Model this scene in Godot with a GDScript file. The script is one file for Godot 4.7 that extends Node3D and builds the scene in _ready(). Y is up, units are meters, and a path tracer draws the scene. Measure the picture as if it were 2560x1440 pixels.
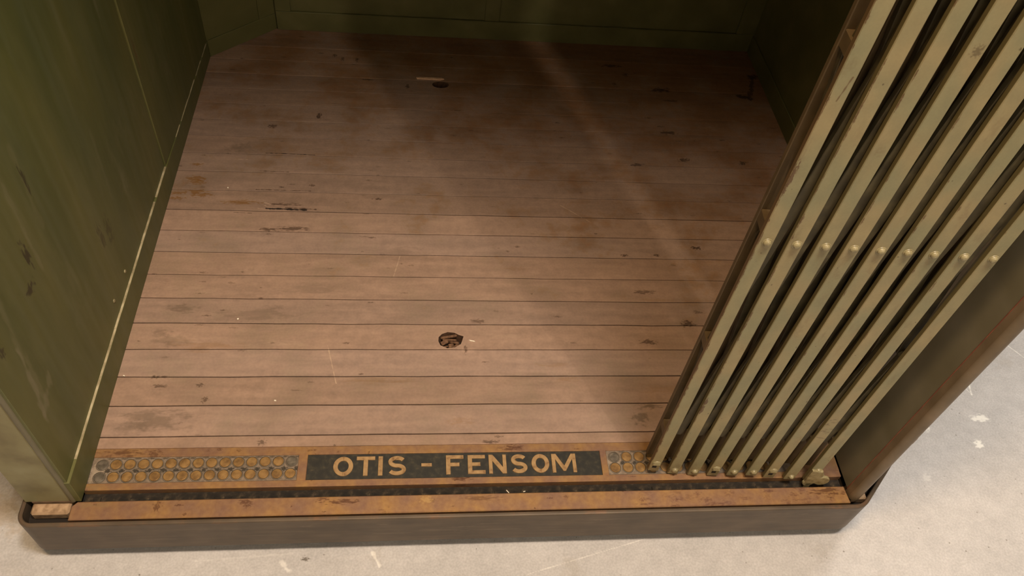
extends Node3D
# An old elevator car standing on a concrete floor: plank deck, brass threshold with a nameplate,
# olive sheet-metal walls and a folded lattice gate at the right.
# x runs right along the threshold, y is up (0 = plank top), z runs out of the car. Metres.

const DECK := 0.0571            # one floor strip
const SLAB := -0.113            # top of the concrete

# ------------------------------------------------------------------ mesh collector
class MB:
	var v := PackedVector3Array()
	var n := PackedVector3Array()
	var uv := PackedVector2Array()
	func tri(a: Vector3, b: Vector3, c: Vector3, nn: Vector3) -> void:
		if (b - a).cross(c - a).dot(nn) > 0.0:
			var t := b
			b = c
			c = t
		for p in [a, b, c]:
			v.append(p)
			n.append(nn)
	func tri_s(a: Vector3, b: Vector3, c: Vector3, na: Vector3, nb: Vector3, nc: Vector3) -> void:
		if (b - a).cross(c - a).dot(na + nb + nc) > 0.0:
			v.append_array([a, c, b])
			n.append_array([na, nc, nb])
		else:
			v.append_array([a, b, c])
			n.append_array([na, nb, nc])
	func quad_s(a: Vector3, b: Vector3, c: Vector3, d: Vector3, na: Vector3, nb: Vector3, nc: Vector3, nd: Vector3) -> void:
		tri_s(a, b, c, na, nb, nc)
		tri_s(a, c, d, na, nc, nd)
	func fan(pts: Array, hint: Vector3) -> void:
		var nn: Vector3 = (pts[1] - pts[0]).cross(pts[2] - pts[0]).normalized()
		if nn.length() < 0.5:
			nn = hint
		if nn.dot(hint) < 0.0:
			nn = -nn
		for i in range(1, pts.size() - 1):
			tri(pts[0], pts[i], pts[i + 1], nn)
	func box(lo: Vector3, hi: Vector3, b := 0.001) -> void:
		var c := (lo + hi) * 0.5
		var h := (hi - lo) * 0.5
		b = min(b, min(h.x, min(h.y, h.z)) * 0.9)
		var pt := func(s: Vector3, ax: int) -> Vector3:
			var q := h - Vector3(b, b, b)
			q[ax] = h[ax]
			return c + q * s
		for ax in 3:
			var u := (ax + 1) % 3
			var w := (ax + 2) % 3
			for sg in [-1.0, 1.0]:
				var f := []
				for k in [[-1.0, -1.0], [1.0, -1.0], [1.0, 1.0], [-1.0, 1.0]]:
					var s := Vector3.ZERO
					s[ax] = sg
					s[u] = k[0]
					s[w] = k[1]
					f.append(pt.call(s, ax))
				var hint := Vector3.ZERO
				hint[ax] = sg
				fan(f, hint)
			for s1 in [-1.0, 1.0]:
				for s2 in [-1.0, 1.0]:
					var e := []
					for k in [[-1.0, u], [1.0, u], [1.0, w], [-1.0, w]]:
						var s := Vector3.ZERO
						s[ax] = k[0]
						s[u] = s1
						s[w] = s2
						e.append(pt.call(s, k[1]))
					var hint := Vector3.ZERO
					hint[u] = s1
					hint[w] = s2
					fan(e, hint)
		for sx in [-1.0, 1.0]:
			for sy in [-1.0, 1.0]:
				for sz in [-1.0, 1.0]:
					var s := Vector3(sx, sy, sz)
					fan([pt.call(s, 0), pt.call(s, 1), pt.call(s, 2)], s)
	# polygon in a plane (origin o, axes ex, ey), extruded along ez by depth d (front face at o), edge bevel b at the front
	func plate(poly: PackedVector2Array, o: Vector3, ex: Vector3, ey: Vector3, ez: Vector3, d: float, b := 0.0) -> void:
		var ids := Geometry2D.triangulate_polygon(poly)
		var area := 0.0
		var m := poly.size()
		for i in m:
			area += poly[i].cross(poly[(i + 1) % m])
		var sgn := 1.0 if area > 0.0 else -1.0
		var inner := PackedVector2Array()
		for i in m:
			var e0 := (poly[i] - poly[(i + m - 1) % m]).normalized()
			var e1 := (poly[(i + 1) % m] - poly[i]).normalized()
			var n0 := Vector2(-e0.y, e0.x) * sgn
			var n1 := Vector2(-e1.y, e1.x) * sgn
			var mm := (n0 + n1)
			mm = mm / max(0.35, 1.0 + n0.dot(n1))
			inner.append(poly[i] + mm * b)
		var P := func(q: Vector2, z: float) -> Vector3: return o + ex * q.x + ey * q.y + ez * z
		for i in range(0, ids.size(), 3):
			tri(P.call(inner[ids[i]], 0.0), P.call(inner[ids[i + 1]], 0.0), P.call(inner[ids[i + 2]], 0.0), ez)
		for i in m:
			var j := (i + 1) % m
			var e := (poly[j] - poly[i]).normalized()
			var out := (ex * e.y - ey * e.x) * sgn
			if b > 0.0:
				fan([P.call(inner[i], 0.0), P.call(inner[j], 0.0), P.call(poly[j], -b), P.call(poly[i], -b)], out + ez)
			fan([P.call(poly[i], -b), P.call(poly[j], -b), P.call(poly[j], -d), P.call(poly[i], -d)], out)
	# turned shape: profile of (radius, height) along axis ez
	func lathe(o: Vector3, ex: Vector3, ey: Vector3, ez: Vector3, prof: Array, seg := 20) -> void:
		for k in prof.size() - 1:
			var p0: Vector2 = prof[k]
			var p1: Vector2 = prof[k + 1]
			var t := (p1 - p0).normalized()
			for i in seg:
				var a0 := TAU * i / seg
				var a1 := TAU * (i + 1) / seg
				var r0 := ex * cos(a0) + ey * sin(a0)
				var r1 := ex * cos(a1) + ey * sin(a1)
				var n0 := (r0 * -t.y + ez * t.x) * -1.0
				var n1 := (r1 * -t.y + ez * t.x) * -1.0
				quad_s(o + r0 * p0.x + ez * p0.y, o + r1 * p0.x + ez * p0.y, o + r1 * p1.x + ez * p1.y, o + r0 * p1.x + ez * p1.y, n0, n1, n1, n0)
	# profile (outward offset, height) carried along a path in the floor plane; outward is to the left of travel
	func sweep(path: PackedVector2Array, prof: Array, closed := false) -> void:
		var m := path.size()
		var nor := []
		for i in m:
			var a := path[(i + m - 1) % m] if (closed or i > 0) else path[i]
			var c := path[(i + 1) % m] if (closed or i < m - 1) else path[i]
			var d0 := (path[i] - a).normalized() if a != path[i] else (c - path[i]).normalized()
			var d1 := (c - path[i]).normalized() if c != path[i] else d0
			var n0 := Vector2(d0.y, -d0.x)
			var n1 := Vector2(d1.y, -d1.x)
			nor.append((n0 + n1) / (1.0 + n0.dot(n1)))
		for i in (m if closed else m - 1):
			var j := (i + 1) % m
			for k in prof.size() - 1:
				var p0: Vector2 = prof[k]
				var p1: Vector2 = prof[k + 1]
				var t := (p1 - p0).normalized()
				var A := func(q: int, p: Vector2) -> Vector3:
					var w: Vector2 = path[q] + nor[q] * p.x
					return Vector3(w.x, p.y, w.y)
				var N := func(q: int) -> Vector3:
					var w: Vector2 = nor[q].normalized() * -t.y
					return Vector3(w.x, t.x, w.y)
				quad_s(A.call(i, p0), A.call(j, p0), A.call(j, p1), A.call(i, p1), N.call(i), N.call(j), N.call(j), N.call(i))
	func mesh(uvf = null) -> ArrayMesh:
		var a := []
		a.resize(Mesh.ARRAY_MAX)
		a[Mesh.ARRAY_VERTEX] = v
		a[Mesh.ARRAY_NORMAL] = n
		if uvf != null:
			uv.resize(v.size())
			for i in v.size():
				uv[i] = uvf.call(v[i], n[i])
			a[Mesh.ARRAY_TEX_UV] = uv
		var r := ArrayMesh.new()
		r.add_surface_from_arrays(Mesh.PRIMITIVE_TRIANGLES, a)
		return r

# ------------------------------------------------------------------ painted surface in real-world coordinates
class Canvas:
	var w: int
	var h: int
	var x0: float
	var y0: float
	var sx: float
	var sy: float
	var buf := PackedByteArray()
	var rough: FastNoiseLite
	func _init(pw: int, ph: int, ax: float, ay: float, bx: float, by: float, sd: int) -> void:
		w = pw
		h = ph
		x0 = ax
		y0 = ay
		sx = pw / (bx - ax)
		sy = ph / (by - ay)
		buf.resize(pw * ph * 3)
		rough = FastNoiseLite.new()
		rough.seed = sd
		rough.frequency = 0.09
		rough.fractal_octaves = 3
	func put(i: int, c: Color, a: float) -> void:
		buf[i] = int(lerp(float(buf[i]), c.r * 255.0, a))
		buf[i + 1] = int(lerp(float(buf[i + 1]), c.g * 255.0, a))
		buf[i + 2] = int(lerp(float(buf[i + 2]), c.b * 255.0, a))
	# stain with a ragged outline
	func blot(cx: float, cy: float, rx: float, ry: float, c: Color, a: float, ragged := 0.9, soft := 0.5) -> void:
		var px := (cx - x0) * sx
		var py := (cy - y0) * sy
		var qx: float = max(rx * sx, 0.6)
		var qy: float = max(ry * sy, 0.6)
		for j in range(max(0, int(py - qy * 1.6)), min(h, int(py + qy * 1.6) + 2)):
			for i in range(max(0, int(px - qx * 1.6)), min(w, int(px + qx * 1.6) + 2)):
				var dx := (i - px) / qx
				var dy := (j - py) / qy
				var d := sqrt(dx * dx + dy * dy) + (rough.get_noise_2d(dx * 14.0 + cx * 977.0, dy * 14.0 + cy * 713.0) * 0.85 + rough.get_noise_2d(i, j * 1.7) * 0.3) * ragged
				var k: float = clamp((1.0 - d) / soft, 0.0, 1.0)
				if k > 0.0:
					put((j * w + i) * 3, c, a * k)
	# scratch or streak
	func streak(ax: float, ay: float, bx: float, by: float, wid: float, c: Color, a: float, ragged := 0.8) -> void:
		var p := Vector2((ax - x0) * sx, (ay - y0) * sy)
		var q := Vector2((bx - x0) * sx, (by - y0) * sy)
		var r: float = max(wid * sx * 0.5, 0.6)
		var lo := p.min(q) - Vector2(r, r) * 2.0
		var hi := p.max(q) + Vector2(r, r) * 2.0
		for j in range(max(0, int(lo.y)), min(h, int(hi.y) + 1)):
			for i in range(max(0, int(lo.x)), min(w, int(hi.x) + 1)):
				var g := Geometry2D.get_closest_point_to_segment(Vector2(i, j), p, q)
				var d := g.distance_to(Vector2(i, j)) / r + rough.get_noise_2d(i * 0.6, j * 0.6) * ragged
				var k: float = clamp((1.0 - d) * 1.6, 0.0, 1.0)
				if k > 0.0:
					put((j * w + i) * 3, c, a * k)
	func texture() -> ImageTexture:
		var im := Image.create_from_data(w, h, false, Image.FORMAT_RGB8, buf)
		im.generate_mipmaps()
		return ImageTexture.create_from_image(im)
	func uv_of(a: float, b: float) -> Vector2:
		return Vector2((a - x0) * sx / w, (b - y0) * sy / h)

func noise(sd: int, freq: float, oct := 4) -> FastNoiseLite:
	var f := FastNoiseLite.new()
	f.seed = sd
	f.frequency = freq
	f.noise_type = FastNoiseLite.TYPE_SIMPLEX_SMOOTH
	f.fractal_octaves = oct
	return f

func ramp_tex(sd: int, freq: float, stops: Array, px := 512, oct := 5) -> ImageTexture:
	var im := noise(sd, freq, oct).get_seamless_image(px, px)
	var d := im.get_data()
	var g := Gradient.new()
	g.offsets = PackedFloat32Array()
	g.colors = PackedColorArray()
	var off := PackedFloat32Array()
	var col := PackedColorArray()
	for s in stops:
		off.append(s[0])
		col.append(s[1])
	g.offsets = off
	g.colors = col
	var lut := PackedByteArray()
	for i in 256:
		var c := g.sample(i / 255.0)
		lut.append_array([c.r8, c.g8, c.b8])
	var o := PackedByteArray()
	o.resize(px * px * 3)
	for i in px * px:
		var k := d[i] * 3
		o[i * 3] = lut[k]
		o[i * 3 + 1] = lut[k + 1]
		o[i * 3 + 2] = lut[k + 2]
	var r := Image.create_from_data(px, px, false, Image.FORMAT_RGB8, o)
	r.generate_mipmaps()
	return ImageTexture.create_from_image(r)

func bump_tex(sd: int, freq: float, strength := 4.0, px := 512, stretch := 1) -> ImageTexture:
	var im := noise(sd, freq, 4).get_seamless_image(px, px * stretch)
	if stretch > 1:
		im.resize(px, px)
	im.convert(Image.FORMAT_RGBA8)
	im.bump_map_to_normal_map(strength)
	return ImageTexture.create_from_image(im)

func mat(tex, rough: float, metal := 0.0, col := Color.WHITE) -> StandardMaterial3D:
	var m := StandardMaterial3D.new()
	if tex:
		m.albedo_texture = tex
	m.albedo_color = col
	m.roughness = rough
	m.metallic = metal
	return m

func tri_mat(tex, rough: float, scale: float, metal := 0.0, col := Color.WHITE) -> StandardMaterial3D:
	var m := mat(tex, rough, metal, col)
	m.uv1_triplanar = true
	m.uv1_world_triplanar = true
	m.uv1_scale = Vector3(scale, scale, scale)
	return m

func part(called: String, mesh: Mesh, m: Material, parent: Node = self) -> MeshInstance3D:
	var o := MeshInstance3D.new()
	o.name = called
	o.mesh = mesh
	o.material_override = m
	o.cast_shadow = GeometryInstance3D.SHADOW_CASTING_SETTING_ON
	parent.add_child(o, true)
	return o

func thing(called: String, label: String, category: String, kind := "", group := "") -> Node3D:
	var o := Node3D.new()
	o.name = called
	add_child(o, true)
	return tag(o, label, category, kind, group)

func tag(o: Node3D, label: String, category: String, kind := "", group := "") -> Node3D:
	o.set_meta("label", label)
	o.set_meta("category", category)
	if kind:
		o.set_meta("kind", kind)
	if group:
		o.set_meta("group", group)
	return o

func boxm(lo: Vector3, hi: Vector3, b := 0.001) -> MB:
	var s := MB.new()
	s.box(lo, hi, b)
	return s

var M := {}
var rng := RandomNumberGenerator.new()
var deck_cv: Canvas
var wall_cv: Canvas
var slab_cv: Canvas
var sill_cv: Canvas
var gate_cv: Canvas
var band_cv: Canvas

func _ready() -> void:
	rng.seed = 20240611
	camera_and_light()
	materials()
	gallery()
	platform()
	deck()
	car_walls()
	jambs()
	threshold()
	gate()
	debris()

# ------------------------------------------------------------------ camera, environment, lamps
func camera_and_light() -> void:
	var c := Camera3D.new()
	c.name = "camera"
	add_child(c)
	c.position = Vector3(0.49369, 1.18979, 0.67529)
	c.rotation = Vector3(-0.866811, -0.185433, 0.152651)
	c.fov = 39.36
	c.near = 0.02
	c.far = 60.0
	c.current = true
	var e := Environment.new()
	e.background_mode = Environment.BG_COLOR
	e.background_color = Color(0, 0, 0)
	e.ambient_light_source = Environment.AMBIENT_SOURCE_DISABLED
	e.tonemap_mode = Environment.TONE_MAPPER_LINEAR
	e.tonemap_exposure = 1.0
	e.sdfgi_enabled = true
	e.ssao_enabled = true
	e.ssil_enabled = true
	var w := WorldEnvironment.new()
	w.name = "world"
	w.environment = e
	add_child(w)
	var amber := Color(1.0, 0.845, 0.65)
	var warm := Color(1.0, 0.930, 0.835)
	var pale := Color(1.0, 0.965, 0.925)
	lamp(Vector3(0.25, 2.95, 0.44), Vector3(0.25, 0.0, 0.10), 4.4, 50.0, 0.19, amber, "black ceiling spotlight above the left post end of the doorway")
	lamp(Vector3(0.95, 2.95, 0.455), Vector3(0.95, 0.0, 0.15), 5.2, 50.0, 0.19, pale, "black ceiling spotlight above the gate end of the doorway")
	lamp(Vector3(1.83, 2.95, 2.15), Vector3(0.95, 0.4, 0.1), 2.2, 40.0, 0.045, warm, "black ceiling spotlight aimed at the car from the right of its doorway")
	lamp(Vector3(2.75, 2.95, -1.45), Vector3(1.9, 0.0, 0.1), 4.5, 40.0, 0.10, pale, "black ceiling spotlight beside the right flank of the car")
	lamp(Vector3(-0.8, 2.95, 3.3), Vector3(-0.8, 1.0, 4.6), 6.5, 60.0, 0.10, warm, "added black ceiling spotlight bouncing fill light off the left of the wall facing the doorway")  # added unseen lamp: its bounce off the facing wall brightens the gate front
	lamp(Vector3(1.6, 2.95, 3.3), Vector3(1.6, 1.0, 4.6), 6.5, 60.0, 0.10, warm, "added black ceiling spotlight bouncing fill light off the right of the wall facing the doorway")  # second added fill lamp, for soft frontal light through the doorway

func lamp(at: Vector3, to: Vector3, energy: float, cone: float, size: float, col: Color, label: String) -> void:
	var t := thing("ceiling_spotlight", label, "spotlight", "", "ceiling spotlights of the gallery")
	t.position = at
	var z := (at - to).normalized()
	var x := Vector3.UP.cross(z).normalized()
	var y := z.cross(x)
	var b := MB.new()
	b.lathe(Vector3.ZERO, x, y, z, [Vector2(0.0, 0.16), Vector2(0.05, 0.16), Vector2(0.06, 0.15), Vector2(0.066, 0.0), Vector2(0.062, 0.0), Vector2(0.058, 0.02), Vector2(0.0, 0.02)], 28)
	part("housing", b.mesh(), mat(null, 0.5, 0.3, Color(0.05, 0.05, 0.05)), t)
	var s := MB.new()
	s.lathe(z * 0.16, x, Vector3.UP.cross(x).normalized(), Vector3.UP, [Vector2(0.012, -0.02), Vector2(0.012, 3.05 - at.y - z.y * 0.16)], 12)
	part("stem", s.mesh(), mat(null, 0.5, 0.3, Color(0.05, 0.05, 0.05)), t)
	var g := MB.new()
	g.lathe(Vector3.ZERO, x, y, z, [Vector2(0.0, 0.004), Vector2(0.057, 0.004), Vector2(0.057, 0.012), Vector2(0.0, 0.012)], 28)
	var gm := mat(null, 0.4, 0.0, Color(0.9, 0.85, 0.75))
	gm.emission_enabled = true
	gm.emission = col
	gm.emission_energy_multiplier = 4.0
	part("lens", g.mesh(), gm, t)
	var l := SpotLight3D.new()
	l.name = "beam"
	t.add_child(l)
	l.look_at_from_position(at - z * 0.012, to, Vector3.UP)
	l.light_color = col
	l.light_energy = energy
	l.light_size = size
	l.spot_angle = cone
	l.spot_angle_attenuation = 0.6
	l.spot_range = 14.0
	l.spot_attenuation = 2.0
	l.shadow_enabled = true

# ------------------------------------------------------------------ materials
func materials() -> void:
	var S := func(r: float, g: float, b: float) -> Color: return Color(r, g, b)
	# olive paint
	M.olive = tri_mat(ramp_tex(11, 0.006, [[0.0, Color(0.335, 0.330, 0.185)], [0.45, Color(0.375, 0.368, 0.215)], [0.7, Color(0.400, 0.388, 0.235)], [1.0, Color(0.440, 0.425, 0.275)]]), 0.52, 2.2)
	M.olive.normal_enabled = true
	M.olive.normal_texture = bump_tex(12, 0.02, 2.0)
	M.olive.normal_scale = 0.25
	M.edge = tri_mat(ramp_tex(13, 0.02, [[0.0, Color(0.46, 0.42, 0.31)], [0.5, Color(0.66, 0.61, 0.49)], [1.0, Color(0.76, 0.72, 0.60)]], 256), 0.6, 6.0)
	M.post = tri_mat(ramp_tex(14, 0.01, [[0.0, Color(0.40, 0.375, 0.285)], [0.6, Color(0.44, 0.415, 0.33)], [1.0, Color(0.48, 0.45, 0.365)]], 256), 0.55, 3.0)
	M.jamb = tri_mat(ramp_tex(15, 0.012, [[0.0, Color(0.44, 0.40, 0.28)], [0.5, Color(0.53, 0.50, 0.36)], [1.0, Color(0.58, 0.56, 0.43)]], 256), 0.55, 4.0)
	M.nose = tri_mat(ramp_tex(16, 0.012, [[0.0, Color(0.36, 0.30, 0.215)], [0.5, Color(0.43, 0.365, 0.275)], [1.0, Color(0.50, 0.42, 0.33)]], 256), 0.5, 4.0)
	M.rust = tri_mat(ramp_tex(17, 0.03, [[0.0, Color(0.40, 0.20, 0.13)], [1.0, Color(0.56, 0.32, 0.22)]], 256), 0.7, 6.0)
	M.dirt = tri_mat(ramp_tex(18, 0.03, [[0.0, Color(0.07, 0.055, 0.035)], [0.55, Color(0.14, 0.115, 0.08)], [0.8, Color(0.24, 0.20, 0.145)], [1.0, Color(0.42, 0.37, 0.29)]], 256), 0.9, 9.0)
	M.under = mat(null, 0.95, 0.0, Color(0.13, 0.10, 0.075))
	M.black = mat(null, 0.9, 0.0, Color(0.06, 0.055, 0.05))
	M.ledge = tri_mat(ramp_tex(19, 0.03, [[0.0, Color(0.46, 0.36, 0.26)], [0.5, Color(0.63, 0.52, 0.40)], [1.0, Color(0.72, 0.61, 0.49)]], 256), 0.7, 8.0)
	M.brown = tri_mat(ramp_tex(20, 0.03, [[0.0, Color(0.25, 0.19, 0.13)], [1.0, Color(0.42, 0.33, 0.24)]], 256), 0.7, 8.0)
	M.letter = tri_mat(ramp_tex(21, 0.03, [[0.0, Color(0.46, 0.33, 0.21)], [0.35, Color(0.65, 0.52, 0.36)], [1.0, Color(0.74, 0.61, 0.43)]], 256), 0.40, 9.0, 0.3)
	M.stud = tri_mat(ramp_tex(22, 0.02, [[0.0, Color(0.42, 0.31, 0.18)], [0.5, Color(0.57, 0.44, 0.265)], [1.0, Color(0.66, 0.52, 0.325)]], 256), 0.42, 11.0, 0.3)
	M.steel = tri_mat(ramp_tex(23, 0.03, [[0.0, Color(0.30, 0.27, 0.23)], [1.0, Color(0.52, 0.48, 0.42)]], 256), 0.5, 9.0, 0.4)
	M.plate = tri_mat(ramp_tex(24, 0.025, [[0.0, Color(0.085, 0.08, 0.055)], [0.5, Color(0.13, 0.12, 0.085)], [0.8, Color(0.20, 0.18, 0.125)], [1.0, Color(0.30, 0.25, 0.17)]], 512), 0.55, 6.0)
	M.plaster = mat(null, 0.9, 0.0, Color(0.80, 0.78, 0.74))
	deck_paint()
	wall_paint()
	slab_paint()
	sill_paint()
	gate_paint()
	band_paint()

func deck_paint() -> void:
	var cv := Canvas.new(1840, 1600, -0.003, -1.17, 1.385, 0.03, 31)
	deck_cv = cv
	var fine := noise(41, 0.02, 5)
	var fd := PackedFloat32Array()
	var blotch := noise(42, 0.0045, 4).get_image(cv.w, cv.h).get_data()
	var small := noise(43, 0.03, 3).get_image(cv.w, cv.h).get_data()
	var cloth := noise(44, 0.11, 2).get_image(cv.w, cv.h).get_data()
	# grain: one long noise per strip, stretched along x
	var grain_im := noise(45, 0.035, 4).get_image(cv.w / 8, cv.h * 2)
	grain_im.resize(cv.w, cv.h * 2, Image.INTERPOLATE_CUBIC)
	var grain := grain_im.get_data()
	# each strip has its own tone
	var tone := PackedFloat32Array()
	var hue := PackedFloat32Array()
	for k in 24:
		tone.append(rng.randf_range(-0.05, 0.05))
		hue.append(rng.randf_range(-1.0, 1.0))
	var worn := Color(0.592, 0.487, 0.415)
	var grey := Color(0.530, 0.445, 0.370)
	var varnish_shade := Color(0.500, 0.348, 0.225)
	for j in cv.h:
		var z := -1.17 + (j + 0.5) / cv.sy
		var k := int(floor(-z / DECK)) + 1
		var t: float = tone[k]
		var hu: float = hue[k]
		var shift := (k * 197) % cv.h
		for i in cv.w:
			var q := j * cv.w + i
			var b := blotch[q] / 255.0
			var s := small[q] / 255.0
			var f := cloth[q] / 255.0
			var g := grain[((j + shift) * cv.w) + i] / 255.0
			# ragged remains of varnish at rear and right, deepened to paint in shade there
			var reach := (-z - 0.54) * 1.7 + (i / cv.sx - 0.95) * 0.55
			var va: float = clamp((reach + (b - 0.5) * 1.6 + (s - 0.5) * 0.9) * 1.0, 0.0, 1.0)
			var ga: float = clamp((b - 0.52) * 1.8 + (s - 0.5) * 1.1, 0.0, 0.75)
			var c := worn.lerp(grey, ga).lerp(varnish_shade, va * 0.75)
			var m := 1.0 + t + (g - 0.5) * 0.13 + (f - 0.5) * 0.07 + (s - 0.5) * 0.11
			var p := q * 3
			cv.buf[p] = int(clamp(c.r * m + hu * 0.010, 0.0, 1.0) * 255.0)
			cv.buf[p + 1] = int(clamp(c.g * m, 0.0, 1.0) * 255.0)
			cv.buf[p + 2] = int(clamp(c.b * m - hu * 0.012, 0.0, 1.0) * 255.0)
	var dark := Color(0.22, 0.15, 0.10)
	var black := Color(0.10, 0.07, 0.05)
	var ochre := Color(0.47, 0.31, 0.13)
	# splits and dirt along strips
	for s in [[0.171, -0.690, 0.274, -0.688, 0.0016, black, 0.9], [0.166, -0.6325, 0.225, -0.6315, 0.0022, dark, 0.7], [0.165, -0.576, 0.275, -0.575, 0.0020, dark, 0.8],
			[0.192, -0.5215, 0.272, -0.519, 0.0042, black, 0.95], [0.230, -0.5245, 0.290, -0.5215, 0.003, dark, 0.7], [0.130, -0.508, 0.165, -0.507, 0.0015, dark, 0.5]]:
		cv.streak(s[0], s[1], s[2], s[3], s[4], s[5], s[6], 1.2)
	for s in [[0.205, -0.463, 0.020, 0.004], [0.255, -0.466, 0.030, 0.006], [0.225, -0.534, 0.03, 0.004], [0.277, -0.592, 0.006, 0.003], [0.215, -0.585, 0.008, 0.002]]:
		cv.blot(s[0], s[1], s[2], s[3], dark, 0.55, 1.3)
	for s in [[0.040, -0.604, 0.020, 0.008], [0.045, -0.594, 0.018, 0.006], [0.045, -0.566, 0.022, 0.007], [0.060, -0.556, 0.018, 0.006], [0.012, -0.560, 0.012, 0.004], [0.014, -0.545, 0.014, 0.004], [0.140, -0.537, 0.030, 0.006], [0.035, -0.648, 0.012, 0.004]]:
		cv.blot(s[0], s[1], s[2], s[3], ochre, 0.62, 1.4, 0.4)
	# grey scuffs
	var scuff := Color(0.40, 0.33, 0.27)
	for s in [[0.075, -0.031, 0.060, 0.020, 0.50], [0.045, -0.020, 0.028, 0.014, 0.30], [0.884, -0.026, 0.016, 0.014, 0.75], [0.905, -0.050, 0.022, 0.006, 0.8], [0.075, -0.262, 0.030, 0.010, 0.55], [0.21, -0.248, 0.07, 0.018, 0.38],
			[0.115, -0.705, 0.030, 0.016, 0.5], [0.072, -0.190, 0.030, 0.012, 0.4], [0.05, -0.205, 0.02, 0.01, 0.35], [0.30, -0.31, 0.06, 0.012, 0.25], [0.47, -0.40, 0.06, 0.02, 0.2], [0.70, -0.11, 0.06, 0.015, 0.2]]:
		cv.blot(s[0], s[1], s[2], s[3], scuff, s[4], 1.1, 0.7)
	# small dark marks
	for s in [[0.272, -0.8214, 0.006, 0.011, 0.7], [0.173, -0.7805, 0.011, 0.006, 0.6], [0.4146, -0.5563, 0.010, 0.003, 0.7], [0.991, -1.066, 0.030, 0.006, 0.7], [1.103, -0.972, 0.025, 0.009, 0.85], [1.088, -0.8046, 0.020, 0.006, 0.75], [1.107, -0.7083, 0.014, 0.006, 0.7],
			[0.994, -0.687, 0.016, 0.005, 0.6], [1.2455, -0.703, 0.007, 0.006, 0.8], [1.0746, -0.4317, 0.012, 0.005, 0.8], [0.917, -0.408, 0.007, 0.004, 0.7], [0.985, -0.41, 0.006, 0.004, 0.7], [0.9417, -0.311, 0.020, 0.005, 0.5], [1.015, -0.2342, 0.012, 0.008, 0.7], [0.9278, -0.1894, 0.014, 0.006, 0.6],
			[1.04, -0.262, 0.01, 0.004, 0.4], [1.12, -0.93, 0.02, 0.004, 0.6], [1.02, -1.03, 0.008, 0.008, 0.5], [0.985, -0.99, 0.006, 0.006, 0.5], [0.47, -0.945, 0.005, 0.008, 0.7], [0.148, -0.069, 0.006, 0.006, 0.5], [0.071, -0.096, 0.012, 0.004, 0.5], [0.135, -0.098, 0.006, 0.004, 0.5],
			[0.06, -0.1145, 0.008, 0.003, 0.7], [0.585, -0.172, 0.003, 0.010, 0.5], [0.61, -0.236, 0.014, 0.005, 0.4], [0.25, 0.012, 0.006, 0.006, 0.5], [0.62, 0.016, 0.014, 0.003, 0.6], [0.29, -1.06, 0.006, 0.006, 0.6], [0.31, -1.045, 0.004, 0.009, 0.6], [0.345, -1.045, 0.004, 0.008, 0.6], [0.375, -0.966, 0.016, 0.002, 0.9]]:
		cv.blot(s[0], s[1], s[2], s[3], dark, s[4], 1.2, 0.5)
	# dark hooked mark by the right wall
	cv.streak(1.300, -0.962, 1.332, -0.950, 0.013, black, 0.6, 0.9)
	cv.streak(1.332, -0.955, 1.362, -1.040, 0.014, black, 0.4, 1.0)
	cv.blot(1.362, -1.045, 0.016, 0.012, black, 0.5, 1.0)
	# pale scratches
	var pale := Color(0.78, 0.67, 0.56)
	for s in [[0.463, -0.397, 0.452, -0.345], [0.110, -0.668, 0.135, -0.667], [0.188, -0.530, 0.200, -0.523], [0.186, -0.538, 0.199, -0.534], [0.176, -0.521, 0.198, -0.517], [0.86, -0.50, 0.80, -0.55], [0.34, -0.18, 0.36, -0.10]]:
		cv.streak(s[0], s[1], s[2], s[3], 0.0016, pale, 0.6, 1.2)
	for i in 170:
		cv.blot(rng.randf_range(0.0, 1.37), rng.randf_range(-1.15, 0.02), rng.randf_range(0.002, 0.010), rng.randf_range(0.001, 0.0025), dark, rng.randf_range(0.15, 0.5), 1.2)
	for i in 70:
		cv.blot(rng.randf_range(0.0, 1.37), rng.randf_range(-1.15, 0.02), rng.randf_range(0.02, 0.07), rng.randf_range(0.004, 0.012), [scuff, pale, ochre][i % 3], rng.randf_range(0.08, 0.2), 1.2, 0.9)
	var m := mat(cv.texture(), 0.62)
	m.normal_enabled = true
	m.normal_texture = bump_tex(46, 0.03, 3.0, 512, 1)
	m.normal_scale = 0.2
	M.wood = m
	M.bore = tri_mat(ramp_tex(48, 0.04, [[0.0, Color(0.22, 0.145, 0.095)], [1.0, Color(0.40, 0.28, 0.19)]], 128), 0.9, 14.0)
	M.wood_bare = tri_mat(ramp_tex(47, 0.04, [[0.0, Color(0.24, 0.155, 0.10)], [0.5, Color(0.40, 0.285, 0.195)], [1.0, Color(0.54, 0.40, 0.29)]], 256), 0.85, 14.0)

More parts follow.
